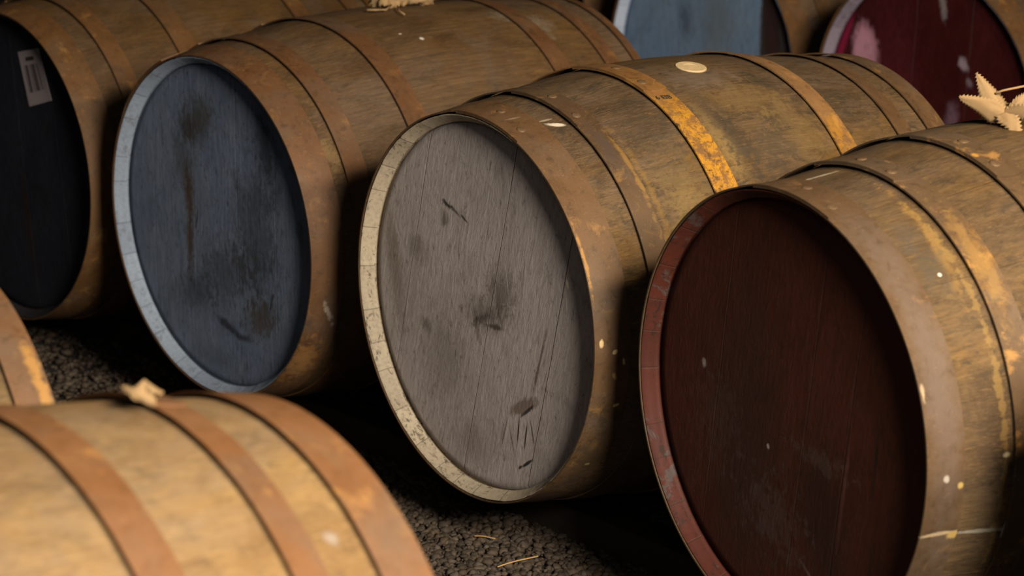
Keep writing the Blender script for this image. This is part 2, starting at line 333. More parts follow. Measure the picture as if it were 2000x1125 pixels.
STAVE['D'] = mat_stave('pale_weathered_oak', 3, base=(0.1074, 0.0625, 0.0252), light=(0.1466, 0.0904, 0.0385), grey=(0.1047, 0.0718, 0.0466), mould=.7, marks=(
    (.112, Y(58), .006, .08, -4, (.26, .15, .04), .6, .7, .5), (.119, Y(15), .004, .22, 0, (.24, .15, .045), .55, 1.1, .4), (.084, Y(49), .020, .03, 0, (.06, .05, .035), .6, .6, .6), (.082, Y(60), .02, .03, 0, (.07, .055, .04), .55, .7, .6),
    (.092, Y(46.8), .0026, .0028, 0, (.62, .56, .45), 1, .05, .3), (.096, Y(96.3), .026, .0035, -12, (.40, .35, .27), .9, .25, .3),
    (.100, Y(-16.9), .034, .0028, -4, (.30, .27, .21), .85, .25, .3), (.133, Y(-16.5), .0022, .016, -6, (.52, .46, .36), .85, .2, .3), (.120, Y(2), .006, .004, 0, (.7, .6, .42), .8, .3, .3)))
STAVE['A'] = mat_stave('amber_oak', 4, base=(0.0891, 0.0434, 0.0112), light=(0.1170, 0.0642, 0.0207), ochre=(0.1352, 0.0703, 0.0156), mould=.45)
STAVE['E'] = mat_stave('honey_oak', 5, base=(0.1906, 0.1105, 0.0408), light=(0.2563, 0.1628, 0.0660), ochre=(0.2576, 0.1626, 0.0522), grey=(0.1839, 0.1337, 0.0839), dark=(0.1353, 0.0688, 0.0241), mould=.35, ochre_amt=.5, marks=(
    (.735, Y(50), .006, .007, 0, (.28, .27, .26), .5, .3, .6),))
STAVE['F'] = mat_stave('dark_honey_oak', 6, base=(0.1308, 0.0801, 0.0311), light=(0.1710, 0.1113, 0.0429), ochre=(0.1973, 0.1174, 0.0281), mould=.7)
STAVE['G'] = mat_stave('shaded_oak', 7, base=(0.1040, 0.0522, 0.0166), light=(0.1352, 0.0740, 0.0259), mould=.3)

H_ = {}
H_['C_chime'] = mat_hoop('brown_hoop_iron', 1, marks=(
    (.0025, Y(24), .0020, .05, 0, (.42, .22, .055), .6, .8, .5), (.010, Y(2), .0035, .006, 0, DROP, .95, .2, .3), (.032, Y(-1), .0042, .003, 25, DROP, .9, .3, .3), (.047, Y(-4), .0022, .0055, 10, DROP, .9, .2, .3),
    (.034, Y(-8), .003, .006, 30, (.45, .28, .12), .7, .4, .4), (.044, Y(-17), .0045, .003, 15, DROP, .95, .25, .3), (.036, Y(-39), .004, .003, 0, DROP, .8, .3, .3), (.03, Y(-31), .006, .01, 0, (.33, .17, .06), .6, .7, .5),
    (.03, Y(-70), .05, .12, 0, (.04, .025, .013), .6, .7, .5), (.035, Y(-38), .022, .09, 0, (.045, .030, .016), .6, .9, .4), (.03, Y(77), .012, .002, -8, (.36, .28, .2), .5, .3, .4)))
H_['C_quarter'] = mat_hoop('dark_hoop_iron', 2, base=(0.0781, 0.0450, 0.0218), base2=(0.1010, 0.0611, 0.0312), marks=((.134, Y(46), .0035, .07, 0, (.34, .19, .04), .45, .7, .5), (.117, Y(56), .01, .04, 0, (.06, .045, .04), .6, .6, .5)))
H_['C_bilge'] = mat_hoop('orange_rusted_hoop_iron', 3, base=(0.1869, 0.0896, 0.0276), base2=(0.2284, 0.1127, 0.0331), flare=((45, 22, 1.0),), pale=.6)
H_['C_bilge2'] = mat_hoop('rust_streaked_hoop_iron', 4, base=(0.2107, 0.1102, 0.0420), base2=(0.2778, 0.1469, 0.0572), flare=((46, 9, .75),), pale=.7)
H_['brown'] = mat_hoop('brown_rust_hoop_iron', 5, base=(0.1010, 0.0530, 0.0223), base2=(0.1303, 0.0718, 0.0322))
H_['B'] = mat_hoop('reddish_hoop_iron', 6, base=(0.1039, 0.0464, 0.0182), base2=(0.1245, 0.0597, 0.0243), pale=.15, marks=((.038, Y(-20), .004, .02, 25, (.5, .42, .34), .5, .7, .4), (.02, Y(-40), .02, .05, 0, (.34, .17, .05), .5, .8, .5)))
H_['D_chime'] = mat_hoop('tan_hoop_iron', 7, base=(0.0852, 0.0480, 0.0212), base2=(0.0984, 0.0563, 0.0265), dark=(0.0492, 0.0282, 0.0145), pale=.2, marks=(
    (.030, Y(-1), .0042, .0055, 20, (.50, .45, .37), .95, .25, .3), (.052, Y(-3.2), .004, .0042, 10, (.50, .34, .10), .95, .25, .3), (.030, Y(-15), .030, .0030, -3, (.45, .33, .19), .9, .2, .3), (.052, Y(-16), .009, .006, -3, (.42, .28, .08), .95, .3, .3),
    (.004, Y(20), .003, .012, 0, (.42, .32, .2), .8, .4, .3), (.03, Y(25), .02, .18, 0, (.125, .095, .082), .5, .4, .6)))
H_['D'] = mat_hoop('mottled_hoop_iron', 8, base=(0.0833, 0.0508, 0.0249), base2=(0.1060, 0.0629, 0.0302), pale=.5, flare=((47, 11, .22),), marks=((.15, Y(48), .010, .07, 0, (.28, .16, .045), .5, .7, .5), (.256, Y(76), .004, .005, 0, (.5, .26, .05), .8, .5, .4)))
H_['A'] = mat_hoop('shaded_hoop_iron', 9, base=(0.1005, 0.0463, 0.0139), base2=(0.1207, 0.0578, 0.0192))
H_['E'] = mat_hoop('warm_hoop_iron', 10, base=(0.1498, 0.0654, 0.0233), base2=(0.1719, 0.0800, 0.0318), dark=(0.0999, 0.0437, 0.0156))
H_['F'] = mat_hoop('tan_rust_hoop_iron', 11, base=(0.1359, 0.0619, 0.0240), base2=(0.1537, 0.0774, 0.0339), marks=((.792, Y(45), .007, .06, 0, (.36, .19, .05), .8, .5, .4),))
RIVET = mat_plain('rivet_iron', (.135, .082, .042), .6, .4, 200, metal=.1)
BUNGM = mat_plain('fresh_bung_wood', (.60, .45, .25), .6, .25, 60)
BURLAP = None

# ------------------------------------------------------------------ mesh helpers
def link(name, me, parent=None, mats=(), smooth=True):
    o = bpy.data.objects.new(name, me); COL.objects.link(o)
    for m in mats: me.materials.append(m)
    if smooth:
        me.polygons.foreach_set('use_smooth', [True] * len(me.polygons))
    if parent is not None: o.parent = parent
    return o
def sharp(o, deg=40):
    me = o.data
    me.polygons.foreach_set('use_smooth', [True] * len(me.polygons))
    me.set_sharp_from_angle(angle=rad(deg))
def mesh(name, V, F, uvs=None):
    """uvs: dict name -> list of per-corner (u,v) in face order"""
    me = bpy.data.meshes.new(name); me.from_pydata([tuple(v) for v in V], [], F)
    if uvs:
        for k, dat in uvs.items():
            l = me.uv_layers.new(name=k)
            l.data.foreach_set('uv', np.asarray(dat, dtype=np.float32).ravel())
    me.update()
    return me

NST = 30
PER = 8
def stave_edges(seed):
    rnd = random.Random(seed)
    w_ = [rnd.uniform(.72, 1.3) for _ in range(NST)]
    tot = sum(w_); e = [-90.0]
    for q in w_: e.append(e[-1] + 360 * q / tot)
    return e

def pos(s, r, t):
    """local cask point: x along the axis, right = -y, up = z; t = angle from right, in degrees"""
    return (s, -r * math.cos(rad(t)), r * math.sin(rad(t)))

def revolve(name, prof, edges, radial=None, groove=.0, rseed=0):
    """surface of revolution through (s, r) pairs, cut in staves along its angle"""
    V = []; F = []; A = []; B = []
    ang = []
    for k in range(NST):
        for j in range(PER):
            ang.append((edges[k] + (edges[k + 1] - edges[k]) * j / PER, k, j / PER))
    n = len(ang); m = len(prof)
    rnd = random.Random(rseed); off = [rnd.uniform(-.0005, .0005) for _ in range(NST)]
    for (s, r) in prof:
        for (t, k, f) in ang:
            rr = r + off[k] * (1 if 0 < f < 1 else .0)
            if groove and f == 0: rr -= groove
            V.append(pos(s, rr, t))
    for i in range(m - 1):
        for j in range(n):
            j2 = (j + 1) % n
            F.append((i * n + j, i * n + j2, (i + 1) * n + j2, (i + 1) * n + j))
            t, k, f = ang[j]; t2 = ang[j + 1][0] if j + 1 < n else 270.0
            f2 = f + 1 / PER
            s1, s2 = prof[i][0], prof[i + 1][0]
            e1, e2 = k + max(f, 1e-4), k + min(f2, .9999)
            A += [(s1, e1), (s1, e2), (s2, e2), (s2, e1)]
            B += [(s1, Y(t)), (s1, Y(t2)), (s2, Y(t2)), (s2, Y(t))]
    return mesh(name, V, F, {'stave_map': A, 'polar': B})

def hoop_mesh(s0, s1, rf, lap, thick=.0023, gap0=.0008, gapt=.0028, flare_front=True, lap_len=30):
    """riveted band: starts under the lap, runs once round and overlaps itself, ends at angle `lap`"""
    V = []; F = []; UV = []
    t_end = lap; t_start = lap + lap_len          # runs downwards: start -> start-360-lap_len
    n = 230
    total = 360 + lap_len
    ms = 5
    for i in range(n + 1):
        u = i / n
        t = t_start - total * u
        over = max(0.0, (u * total - (360 - 7)) / 7); over = min(1, over)
        lift = over * (thick + .0003)
        # end is clipped to a blunt point
        endd = (total * (1 - u)); tr = max(0, 1 - endd / 1.2)
        top = .5 + .5 * math.sin(rad(t + 5))
        for j in range(ms):
            v = j / (ms - 1)
            s = s0 + (s1 - s0) * v
            shift = (v - .5) ** 2 * tr * 3.0
            tt = t + shift
            g = gap0 + gapt * top ** 2.0 * ((1 - v) if flare_front else v) ** 1.5
            r = rf(s) + g + lift
            V.append(pos(s, r, tt)); V.append(pos(s, r + thick, tt))
    W = ms * 2
    def uvv(idx):
        i = idx // W; j = (idx % W) // 2
        return (s0 + (s1 - s0) * j / (ms - 1), Y((t_start - total * i / n + 90) % 360 - 90))
    for i in range(n):
        b = i * W; c = b + W
        for j in range(ms - 1):
            F.append((b + 2 * j + 1, b + 2 * j + 3, c + 2 * j + 3, c + 2 * j + 1))
            F.append((b + 2 * j, c + 2 * j, c + 2 * j + 2, b + 2 * j + 2))
        F.append((b, b + 1, c + 1, c))
        k = 2 * (ms - 1)
        F.append((b + k, c + k, c + k + 1, b + k + 1))
    for b in (0, n * W):
        for j in range(ms - 1):
            q = (b + 2 * j, b + 2 * j + 2, b + 2 * j + 3, b + 2 * j + 1)
            F.append(q if b == 0 else q[::-1])
    for f in F:
        base = [uvv(q) for q in f]
        my = base[0][1]
        UV += [(a, b_ if abs(b_ - my) < 1 else my) for a, b_ in base]
    return mesh('hoop', V, F, {'polar': UV})

def dome(name, c, nrm, r, h, parent, mat, seg=16):
    nrm = Vector(nrm).normalized(); a = nrm.orthogonal().normalized(); b = nrm.cross(a)
    V = []; F = []
    rings = [(1.0, -.0008), (.97, h * .35), (.8, h * .75), (.5, h * .95)]
    for (q, z) in rings:
        for k in range(seg):
            p = Vector(c) + (a * math.cos(2 * PI * k / seg) + b * math.sin(2 * PI * k / seg)) * r * q + nrm * z
            V.append(p)
    V.append(Vector(c) + nrm * h)
    for i in range(len(rings) - 1):
        for k in range(seg):
            k2 = (k + 1) % seg
            F.append((i * seg + k, i * seg + k2, (i + 1) * seg + k2, (i + 1) * seg + k))
    for k in range(seg): F.append(((len(rings) - 1) * seg + k, (len(rings) - 1) * seg + (k + 1) % seg, len(V) - 1))
    return link(name, mesh(name, V, F), parent, [mat])

CASKS = {
 'C': ((-.0645, 3.7311, .3433), .9195, -.0028, (.0981, .2456, .5197, .6752, .7509, .7944, .3161, .3362, .3355, .3162, .3058, .3061)),
 'B': ((-.5226, 4.2988, .3400), .8533, .0062, (.0824, .2242, .5930, .7268, .8007, .8200, .3171, .3354, .3335, .3240, .3120, .3200)),
 'D': ((.3356, 3.1554, .3506), 1.0092, .0010, (.130, .2489, .5198, .6763, .7507, .7957, .3152, .3317, .3449, .3099, .2999, .3048)),
 'A': ((-.9710, 4.8155, .3430), .8380, 0, (.095, .240, .540, .690, .755, .800, .316, .336, .336, .318, .308, .302)),
 'E': ((-.8567, 1.7923, .3440), .8951, 0, (.095, .240, .5268, .6725, .7642, .8216, .316, .336, .3424, .3211, .3073, .2973)),
 'F': ((-1.295, 2.410, .3430), 1.030, 0, (.095, .240, .540, .690, .755, .800, .316, .336, .336, .318, .308, .302)),
 'G': ((.4443, 5.9423, .3430), .8505, 0, (.095, .240, .540, .690, .755, .800, .316, .336, .336, .318, .308, .302)),
 'H': ((.8661, 5.3255, .3430), .8680, 0, (.095, .240, .540, .690, .755, .800, .316, .336, .336, .318, .308, .302)),
 'J': ((.7650, 2.5550, .3430), 1.0500, 0, (.095, .240, .540, .690, .755, .800, .316, .336, .336, .318, .308, .302)),
 'I': ((.0000, 6.6000, .3430), .8600, 0, (.095, .240, .540, .690, .755, .800, .316, .336, .336, .318, .308, .302)),
}
def rpoly(p):
    L = p[5]
    return np.polyfit([0, p[0], p[1], (p[1] + p[2]) / 2, p[2], p[3], p[4], L], [.3, p[6], p[7], .342, p[8], p[9], p[10], p[11]], 4)
def frame(key):
    (x, y, z), yaw, el, p = CASKS[key]
    return Matrix.Translation((x, y, z)) @ Matrix.Rotation(PI / 2 - yaw, 4, 'Z') @ Matrix.Rotation(-el, 4, 'Y')
def on_cask(key, s, t, lift=0.0):
    p = CASKS[key][3]; r = float(np.polyval(rpoly(p), s)) + lift
    return frame(key) @ Vector(pos(s, r, t))

def cask(key, label, stave, headm, chimem, hoops, laps, rivets=True, bung=False, seed=0):
    (x, y, z), yaw, el, p = CASKS[key]
    L = p[5]; pc = rpoly(p)
    rf_out = lambda s: float(np.polyval(pc, s))
    rw = lambda s: rf_out(s) - .0045             # wood surface under the bands
    root = bpy.data.objects.new('cask', None); COL.objects.link(root)
    root.empty_display_size = .1
    root.location = (x, y, 0); root.rotation_euler = (0, -el, PI / 2 - yaw)
    root['label'] = label; root['category'] = 'cask'; root['group'] = 'oak casks lying in rows on gravel'
    edges = stave_edges(seed + 5)
    def place(o): o.location = (0, 0, z); return o
    # body
    N = 46
    prof = [(.0035, rw(0) - .0005)] + [(.004 + (L - .008) * i / N, rw(.004 + (L - .008) * i / N)) for i in range(N + 1)] + [(L - .0035, rw(L) - .0005)]
    place(link('staves', revolve('staves', prof, edges, groove=.0004, rseed=seed), root, [stave]))
    for end in (0, 1):
        sg = 1 if end == 0 else -1; s_ = 0 if end == 0 else L; r0 = rw(s_)
        cp = [(.0045, r0 - .0003), (.0010, r0 + .0001), (.0003, r0 - .0003), (.0003, r0 - .0010), (.0012, r0 - .0020), (.007, r0 - .0062), (.0145, r0 - .0102), (.0152, r0 - .0110), (.0196, r0 - .0130), (.0203, r0 - .0065), (.0300, r0 - .0065), (.032, r0 - .02)]
        pr = [(s_ + sg * a, b) for a, b in cp]
        me = revolve('chime', pr, edges, groove=.0004, rseed=seed)
        if end == 1: me.flip_normals()
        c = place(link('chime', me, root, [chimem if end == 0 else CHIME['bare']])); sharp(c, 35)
        # head: polar disc with a bevelled edge
        V = []; F = []; rr = [0.002, .05, .1, .15, .2, .24, r0 - .026, r0 - .017, r0 - .012]
        ss = [0] * 7 + [.0003, .0040]
        seg = 96
        for r_, q in zip(rr, ss):
            for k in range(seg):
                V.append(pos(s_ + sg * (.0245 + q), r_, 360 * k / seg))
        for i in range(len(rr) - 1):
            for k in range(seg):
                k2 = (k + 1) % seg
                f = (i * seg + k, (i + 1) * seg + k, (i + 1) * seg + k2, i * seg + k2)
                F.append(f if end == 0 else f[::-1])
        F.append(tuple(range(seg)) if end == 0 else tuple(range(seg))[::-1])
        h = place(link('head', mesh('head', V, F), root, [headm if end == 0 else HEAD['plum']]))
    q1, b1, b2, q2, h2 = p[:5]
    bands = [(-.0012, min(.058, q1 - .022), True), (q1, q1 + .040, True), (b1, b1 + .045, True), (b2, b2 + .045, False), (q2, q2 + .038, False), (h2, L + .0012, False)]
    for i, (s0, s1, ff) in enumerate(bands):
        rfh = lambda s: rw(s)
        gt = (.0030, .0048, .0045, .0034, .0034, .0030)[i]
        if i == 0: gt = .0012
        me = hoop_mesh(s0, s1, rfh, laps[i], gap0=(.0012 if i in (0, 5) else .0007), gapt=gt, flare_front=True)
        h = place(link('hoop', me, root, [hoops[i]])); sharp(h, 35)
        if rivets:
            for dt, ds in ((5.2, -.1), (17.5, .1)):
                sc = (s0 + s1) / 2 + ds * (s1 - s0); t = laps[i] + dt
                top = .5 + .5 * math.sin(rad(t + 5)); v = (sc - s0) / (s1 - s0)
                r_ = rw(sc) + .0009 + gt * top ** 2 * (1 - v) ** 1.5 + .0019 * 2 + .0003
                dome('rivet', pos(sc, r_, t), pos(0, 1, t), .0078, .0024, h, RIVET)
    if bung:
        s_, t_ = bung
        c0 = Vector(pos(s_, rw(s_) + .0002, t_)); nrm = Vector(pos(0, 1, t_)); ax = Vector((1, 0, 0)); tg = nrm.cross(ax)
        V = []; F = []; seg = 40
        for (q, hh) in ((.0245, -.004), (.0245, .0006), (.0240, .0012), (.012, .0014), (.0118, .0010), (.003, .0010)):
            for k in range(seg):
                V.append(c0 + (ax * math.cos(2 * PI * k / seg) + tg * math.sin(2 * PI * k / seg)) * q + nrm * hh)
        for i in range(5):
            for k in range(seg):
                k2 = (k + 1) % seg; F.append((i * seg + k, i * seg + k2, (i + 1) * seg + k2, (i + 1) * seg + k))
        F.append(tuple(range(5 * seg, 6 * seg)))
        b = place(link('bung', mesh('bung', V, F), root, [BUNGM])); sharp(b, 30)
        b['label'] = 'round pale wooden bung'
    return root

# ------------------------------------------------------------------ gravel floor
def floor_material():
    n = NT('dark_earth'); P = n.coord()
    v = n.N.new('ShaderNodeTexVoronoi'); n.L.new(P, v.inputs['Vector']); v.inputs['Scale'].default_value = 95
    a = n.noise(P, 7, 5, .7)
    c = n.mix(a, (.030, .024, .019), (.055, .044, .034))
    c = n.mix(n.ramp(v.outputs['Distance'], .1, .6, 0, .6), c, (.012, .009, .007))
    return n.out(c, .9, n.bump(n.math('MULTIPLY', v.outputs['Distance'], -1.0), .8, .006))
FLOOR = -.055                                   # the casks lie on low runners above the gravel
fl = mesh('floor', [(-7, -2, FLOOR), (7, -2, FLOOR), (7, 13, FLOOR), (-7, 13, FLOOR)], [(0, 1, 2, 3)])
flo = link('floor', fl, None, [floor_material()], smooth=False); flo['kind'] = 'structure'

casks = {}
LP = (63, 64, 69, 70, 60, 66)
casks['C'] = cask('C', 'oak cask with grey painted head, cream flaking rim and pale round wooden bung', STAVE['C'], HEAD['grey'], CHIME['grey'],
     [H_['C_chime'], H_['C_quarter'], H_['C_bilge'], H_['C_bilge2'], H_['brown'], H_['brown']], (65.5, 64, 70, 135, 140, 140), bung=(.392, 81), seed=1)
casks['B'] = cask('B', 'oak cask with slate blue painted head, pale blue rim and reddish hoops', STAVE['B'], HEAD['blue'], CHIME['blue'],
     [H_['B']] * 6, (112, 112, 112, 140, 140, 140), seed=2)
casks['D'] = cask('D', 'oak cask with dark red painted head and chipped red rim, closest to the right edge', STAVE['D'], HEAD['red'], CHIME['red'],
     [H_['D_chime'], H_['D'], H_['D'], H_['brown'], H_['brown'], H_['brown']], (69, 76, 66, 140, 140, 140), seed=3)
casks['A'] = cask('A', 'oak cask with near-black head and white barcode sticker, beside the slate blue headed cask', STAVE['A'], HEAD['navy'], CHIME['navy'],
     [H_['A']] * 6, (112, 112, 112, 140, 140, 140), seed=4)
casks['E'] = cask('E', 'blurred honey-coloured oak cask in the near foreground, its far end showing no head', STAVE['E'], HEAD['grey'], CHIME['bare'],
     [H_['E']] * 6, (140, 140, 140, 140, 88, 140), rivets=False, seed=5)
casks['F'] = cask('F', 'blurred cask end with tan rusty hoop at the left edge, below the near-black headed cask', STAVE['F'], HEAD['grey'], CHIME['bare'],
     [H_['F']] * 6, (140,) * 6, rivets=False, seed=6)
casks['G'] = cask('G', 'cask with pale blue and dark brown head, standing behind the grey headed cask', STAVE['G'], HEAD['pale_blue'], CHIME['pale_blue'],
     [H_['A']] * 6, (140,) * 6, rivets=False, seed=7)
casks['H'] = cask('H', 'cask with burgundy head, pink paint patch and lilac grey rim, in the back row', STAVE['G'], HEAD['burgundy'], CHIME['burgundy'],
     [H_['A']] * 6, (140,) * 6, rivets=False, seed=8)
casks['I'] = cask('I', 'dark plum headed cask in the back row, just peeking over the slate blue headed cask', STAVE['G'], HEAD['plum'], CHIME['burgundy'],
     [H_['B']] * 6, (140,) * 6, rivets=False, seed=9)

casks['J'] = cask('J', 'oak cask next in the row to the right of the red headed cask', STAVE['G'], HEAD['plum'], CHIME['bare'],
     [H_['A']] * 6, (140,) * 6, rivets=False, seed=10)

def runner(pts, label):
    """low squared timber lying across under a row of casks"""
    P_ = [Vector((x, y, 0)) for x, y in pts]
    a, b = P_[0], P_[-1]; d = (b - a).normalized(); n_ = Vector((-d.y, d.x, 0)); L_ = (b - a).length
    V, F = [], []; rnd = random.Random(len(label)); N = 60
    sec = [(-.035, 0), (-.036, .050), (-.030, .058), (.030, .059), (.036, .051), (.035, 0)]
    for i in range(N + 1):
        p = d * (L_ * i / N - L_ / 2)
        for (q, h) in sec:
            V.append(p + n_ * (q + rnd.uniform(-.0012, .0012)) + Vector((0, 0, h + (rnd.uniform(-.0012, .0) if h else 0))))
    k = len(sec)
    for i in range(N):
        for j in range(k):
            j2 = (j + 1) % k; F.append((i * k + j, (i + 1) * k + j, (i + 1) * k + j2, i * k + j2))
    F.append(tuple(range(k))); F.append(tuple(range(N * k, N * k + k))[::-1])
    o = link('timber_runner', mesh('timber_runner', V, F), None, [RUNNER]); sharp(o, 35)
    o.location = (a + b) / 2 + Vector((0, 0, FLOOR))
    o['label'] = label; o['category'] = 'timber runner'; o['group'] = 'timber runners under the casks'
RUNNER = mat_plain('dark_timber', (.045, .030, .018), .85, .5, 40)
def row_line(keys, s_, ext=.35):
    q = []
    for k in keys:
        (x, y, z), yaw, el, p = CASKS[k]; q.append(Vector((x + math.sin(yaw) * s_, y + math.cos(yaw) * s_)))
    d = (q[-1] - q[0]).normalized(); return [q[0] - d * ext, q[-1] + d * ext]
runner(row_line('AJ', .25), 'dark timber runner under the front halves of the middle row of casks')
runner(row_line('AJ', .56), 'dark timber runner under the rear halves of the middle row of casks')
runner(row_line('FE', .24), 'dark timber runner under the front halves of the foreground casks')
runner(row_line('FE', .56), 'dark timber runner under the rear halves of the foreground casks')
runner(row_line('IH', .24), 'dark timber runner under the front halves of the back row of casks')
runner(row_line('IH', .56), 'dark timber runner under the rear halves of the back row of casks')

# ---- barcode sticker on the near-black head
def sticker_material():
    n = NT('barcode_sticker'); UV = n.coord(uv='UVMap')
    sep = n.N.new('ShaderNodeSeparateXYZ'); n.L.new(UV, sep.inputs[0])
    w_ = n.N.new('ShaderNodeTexWhiteNoise'); w_.noise_dimensions = '1D'
    n.L.new(n.math('FLOOR', n.math('MULTIPLY', sep.outputs[0], 58.0)), w_.inputs['W'])
    bars = n.math('GREATER_THAN', w_.outputs[0], .38)
    inx = n.math('MULTIPLY', n.math('GREATER_THAN', sep.outputs[0], .16), n.math('LESS_THAN', sep.outputs[0], .84))
    iny = n.math('MULTIPLY', n.math('GREATER_THAN', sep.outputs[1], .24), n.math('LESS_THAN', sep.outputs[1], .74))
    k = n.math('MULTIPLY', bars, n.math('MULTIPLY', inx, iny))
    w2 = n.N.new('ShaderNodeTexWhiteNoise'); w2.noise_dimensions = '1D'
    n.L.new(n.math('FLOOR', n.math('MULTIPLY', sep.outputs[0], 17.0)), w2.inputs['W'])
    ty = n.math('MULTIPLY', n.math('GREATER_THAN', sep.outputs[1], .81), n.math('LESS_THAN', sep.outputs[1], .88))
    tx = n.math('MULTIPLY', n.math('GREATER_THAN', sep.outputs[0], .25), n.math('LESS_THAN', sep.outputs[0], .70))
    k2 = n.math('MULTIPLY', n.math('MULTIPLY', ty, tx), n.math('GREATER_THAN', w2.outputs[0], .3))
    c = n.mix(n.math('MAXIMUM', k, k2), (.30, .255, .265), (.04, .03, .03))
    return n.out(c, .6)
st = [(.031, .223), (.104, .239), (.141, .144), (.062, .122)]
def q3(a, b): return (.0235, -a, b)
V = [q3(*st[3]), q3(*st[2]), q3(*st[1]), q3(*st[0])]
V += [(x + .0009, y, z) for x, y, z in V]
me = mesh('barcode_sticker', V, [(0, 1, 2, 3), (7, 6, 5, 4), (0, 4, 5, 1), (1, 5, 6, 2), (2, 6, 7, 3), (3, 7, 4, 0)],
          {'UVMap': [(0, 0), (1, 0), (1, 1), (0, 1)] + [(0, 0)] * 20})
so = link('sticker', me, casks['A'], [sticker_material()], smooth=False); so.location = (0, 0, CASKS['A'][0][2]); so['label'] = 'white sticker with a barcode'

# ---- dark stamped characters on the orange rusted hoop
def stamp(txt, key, s, t, size, rot, parent):
    cu = bpy.data.curves.new('stamp', 'FONT'); cu.body = txt; cu.size = size; cu.extrude = .0002; cu.offset = .0003; cu.align_x = 'CENTER'; cu.align_y = 'CENTER'
    tmp = bpy.data.objects.new('tmp', cu); COL.objects.link(tmp)
    dg = bpy.context.evaluated_depsgraph_get(); me = bpy.data.meshes.new_from_object(tmp.evaluated_get(dg))
    bpy.data.objects.remove(tmp, do_unlink=True)
    pc = rpoly(CASKS[key][3])
    for v in me.vertices:
        a, b = v.co.x * math.cos(rot) - v.co.y * math.sin(rot), v.co.x * math.sin(rot) + v.co.y * math.cos(rot)
        ss = s + a; tt = t + math.degrees(b / .335)
        r = float(np.polyval(pc, ss)) - .0045 + .0007 + .0045 * (.5 + .5 * math.sin(rad(tt + 5))) ** 2 * (1 - max(0, min(1, (ss - .2456) / .045))) ** 1.5 + .0019 + .0006 + v.co.z
        v.co = pos(ss, r, tt)
    o = link('stamped_mark', me, parent, [STAMP], smooth=False)
    return o
STAMP = mat_plain('stamp_black', (.03, .018, .01), .8, .3)
hoops_C = [c for c in casks['C'].children if c.name.startswith('hoop')]
bh = [h for h in hoops_C if h.data.materials[0] == H_['C_bilge']][0]
stamp('6 EIB', 'C', .268, 67.0, .014, rad(-4), bh)

# ------------------------------------------------------------------ burlap cloths
def burlap_material():
    n = NT('burlap'); P = n.coord()
    wv = n.N.new('ShaderNodeTexWave'); n.L.new(P, wv.inputs['Vector']); wv.inputs['Scale'].default_value = 260; wv.inputs['Distortion'].default_value = 2.5
    wv2 = n.N.new('ShaderNodeTexWave'); wv2.bands_direction = 'Z'; n.L.new(P, wv2.inputs['Vector']); wv2.inputs['Scale'].default_value = 260; wv2.inputs['Distortion'].default_value = 2.5
    a = n.noise(P, 60, 4, .7)
    k = n.math('MULTIPLY', wv.outputs['Fac'], wv2.outputs['Fac'])
    c = n.mix(a, (.42, .29, .15), (.33, .215, .105))
    c = n.mix(n.ramp(k, 0, .6, .5, 0), c, (.22, .14, .07))
    return n.out(c, .9, n.bump(k, .6, .0012), spec=.1)
BURLAP = burlap_material()

def flap(V, F, base, tip, side, up, w0, bow=.012, serr=.0022, teeth=11, nu=44, nv=6, fold=.5, wp=.75, twist=0.0):
    """pointed cloth leaf from base to tip, folded along its middle, with pinked edges"""
    base, tip, side, up = Vector(base), Vector(tip), Vector(side).normalized(), Vector(up).normalized()
    b0 = len(V)
    for i in range(nu + 1):
        u = i / nu
        c = base.lerp(tip, u) + up * bow * math.sin(PI * u)
        ww = w0 * (1 - u) ** wp * (.55 + .45 * min(1, u * 4))
        tooth = abs(((u * teeth) % 1) - .5) * 2
        a = twist * u
        sd = side * math.cos(a) + up * math.sin(a); uu = up * math.cos(a) - side * math.sin(a)
        for j in range(nv + 1):
            v = j / nv * 2 - 1
            wv = ww + (serr * (tooth - .5) * 2 if abs(v) == 1 else 0) + .0004
            V.append(c + sd * v * wv - uu * abs(v) * ww * fold + uu * .0008 * math.sin(9 * u + 5 * v))
    for i in range(nu):
        for j in range(nv):
            a = b0 + i * (nv + 1) + j
            F.append((a, a + 1, a + nv + 2, a + nv + 1))

def cloth_object(name, V, F, label, thick=.0012, extra=None):
    c = sum((Vector(v) for v in V), Vector()) / len(V)
    zmin = min(v[2] for v in V); c.z = zmin
    me = mesh(name, [Vector(v) - c for v in V], F)
    o = link(name, me, None, [BURLAP]); o.location = c
    md = o.modifiers.new('thickness', 'SOLIDIFY'); md.thickness = thick; md.offset = 0
    o['label'] = label; o['category'] = 'burlap cloth'; o['group'] = 'burlap cloths under the cask bungs'
    return o
CR = Vector((1, 0, 0)); CF = Vector((R[1][2] * 0, R[1][2], R[2][2])).normalized(); CU = Vector((0, -R[1][1], -R[2][1])).normalized()
def strand(V, F, pts, r=.0007, seg=5):
    b = len(V); n = len(pts)
    for i, p in enumerate(pts):
        p = Vector(p); d = (Vector(pts[min(i + 1, n - 1)]) - Vector(pts[max(i - 1, 0)])).normalized()
        a = d.orthogonal().normalized(); c = d.cross(a)
        for k in range(seg): V.append(p + (a * math.cos(2 * PI * k / seg) + c * math.sin(2 * PI * k / seg)) * r)
    for i in range(n - 1):
        for k in range(seg):
            k2 = (k + 1) % seg; F.append((b + i * seg + k, b + i * seg + k2, b + (i + 1) * seg + k2, b + (i + 1) * seg + k))

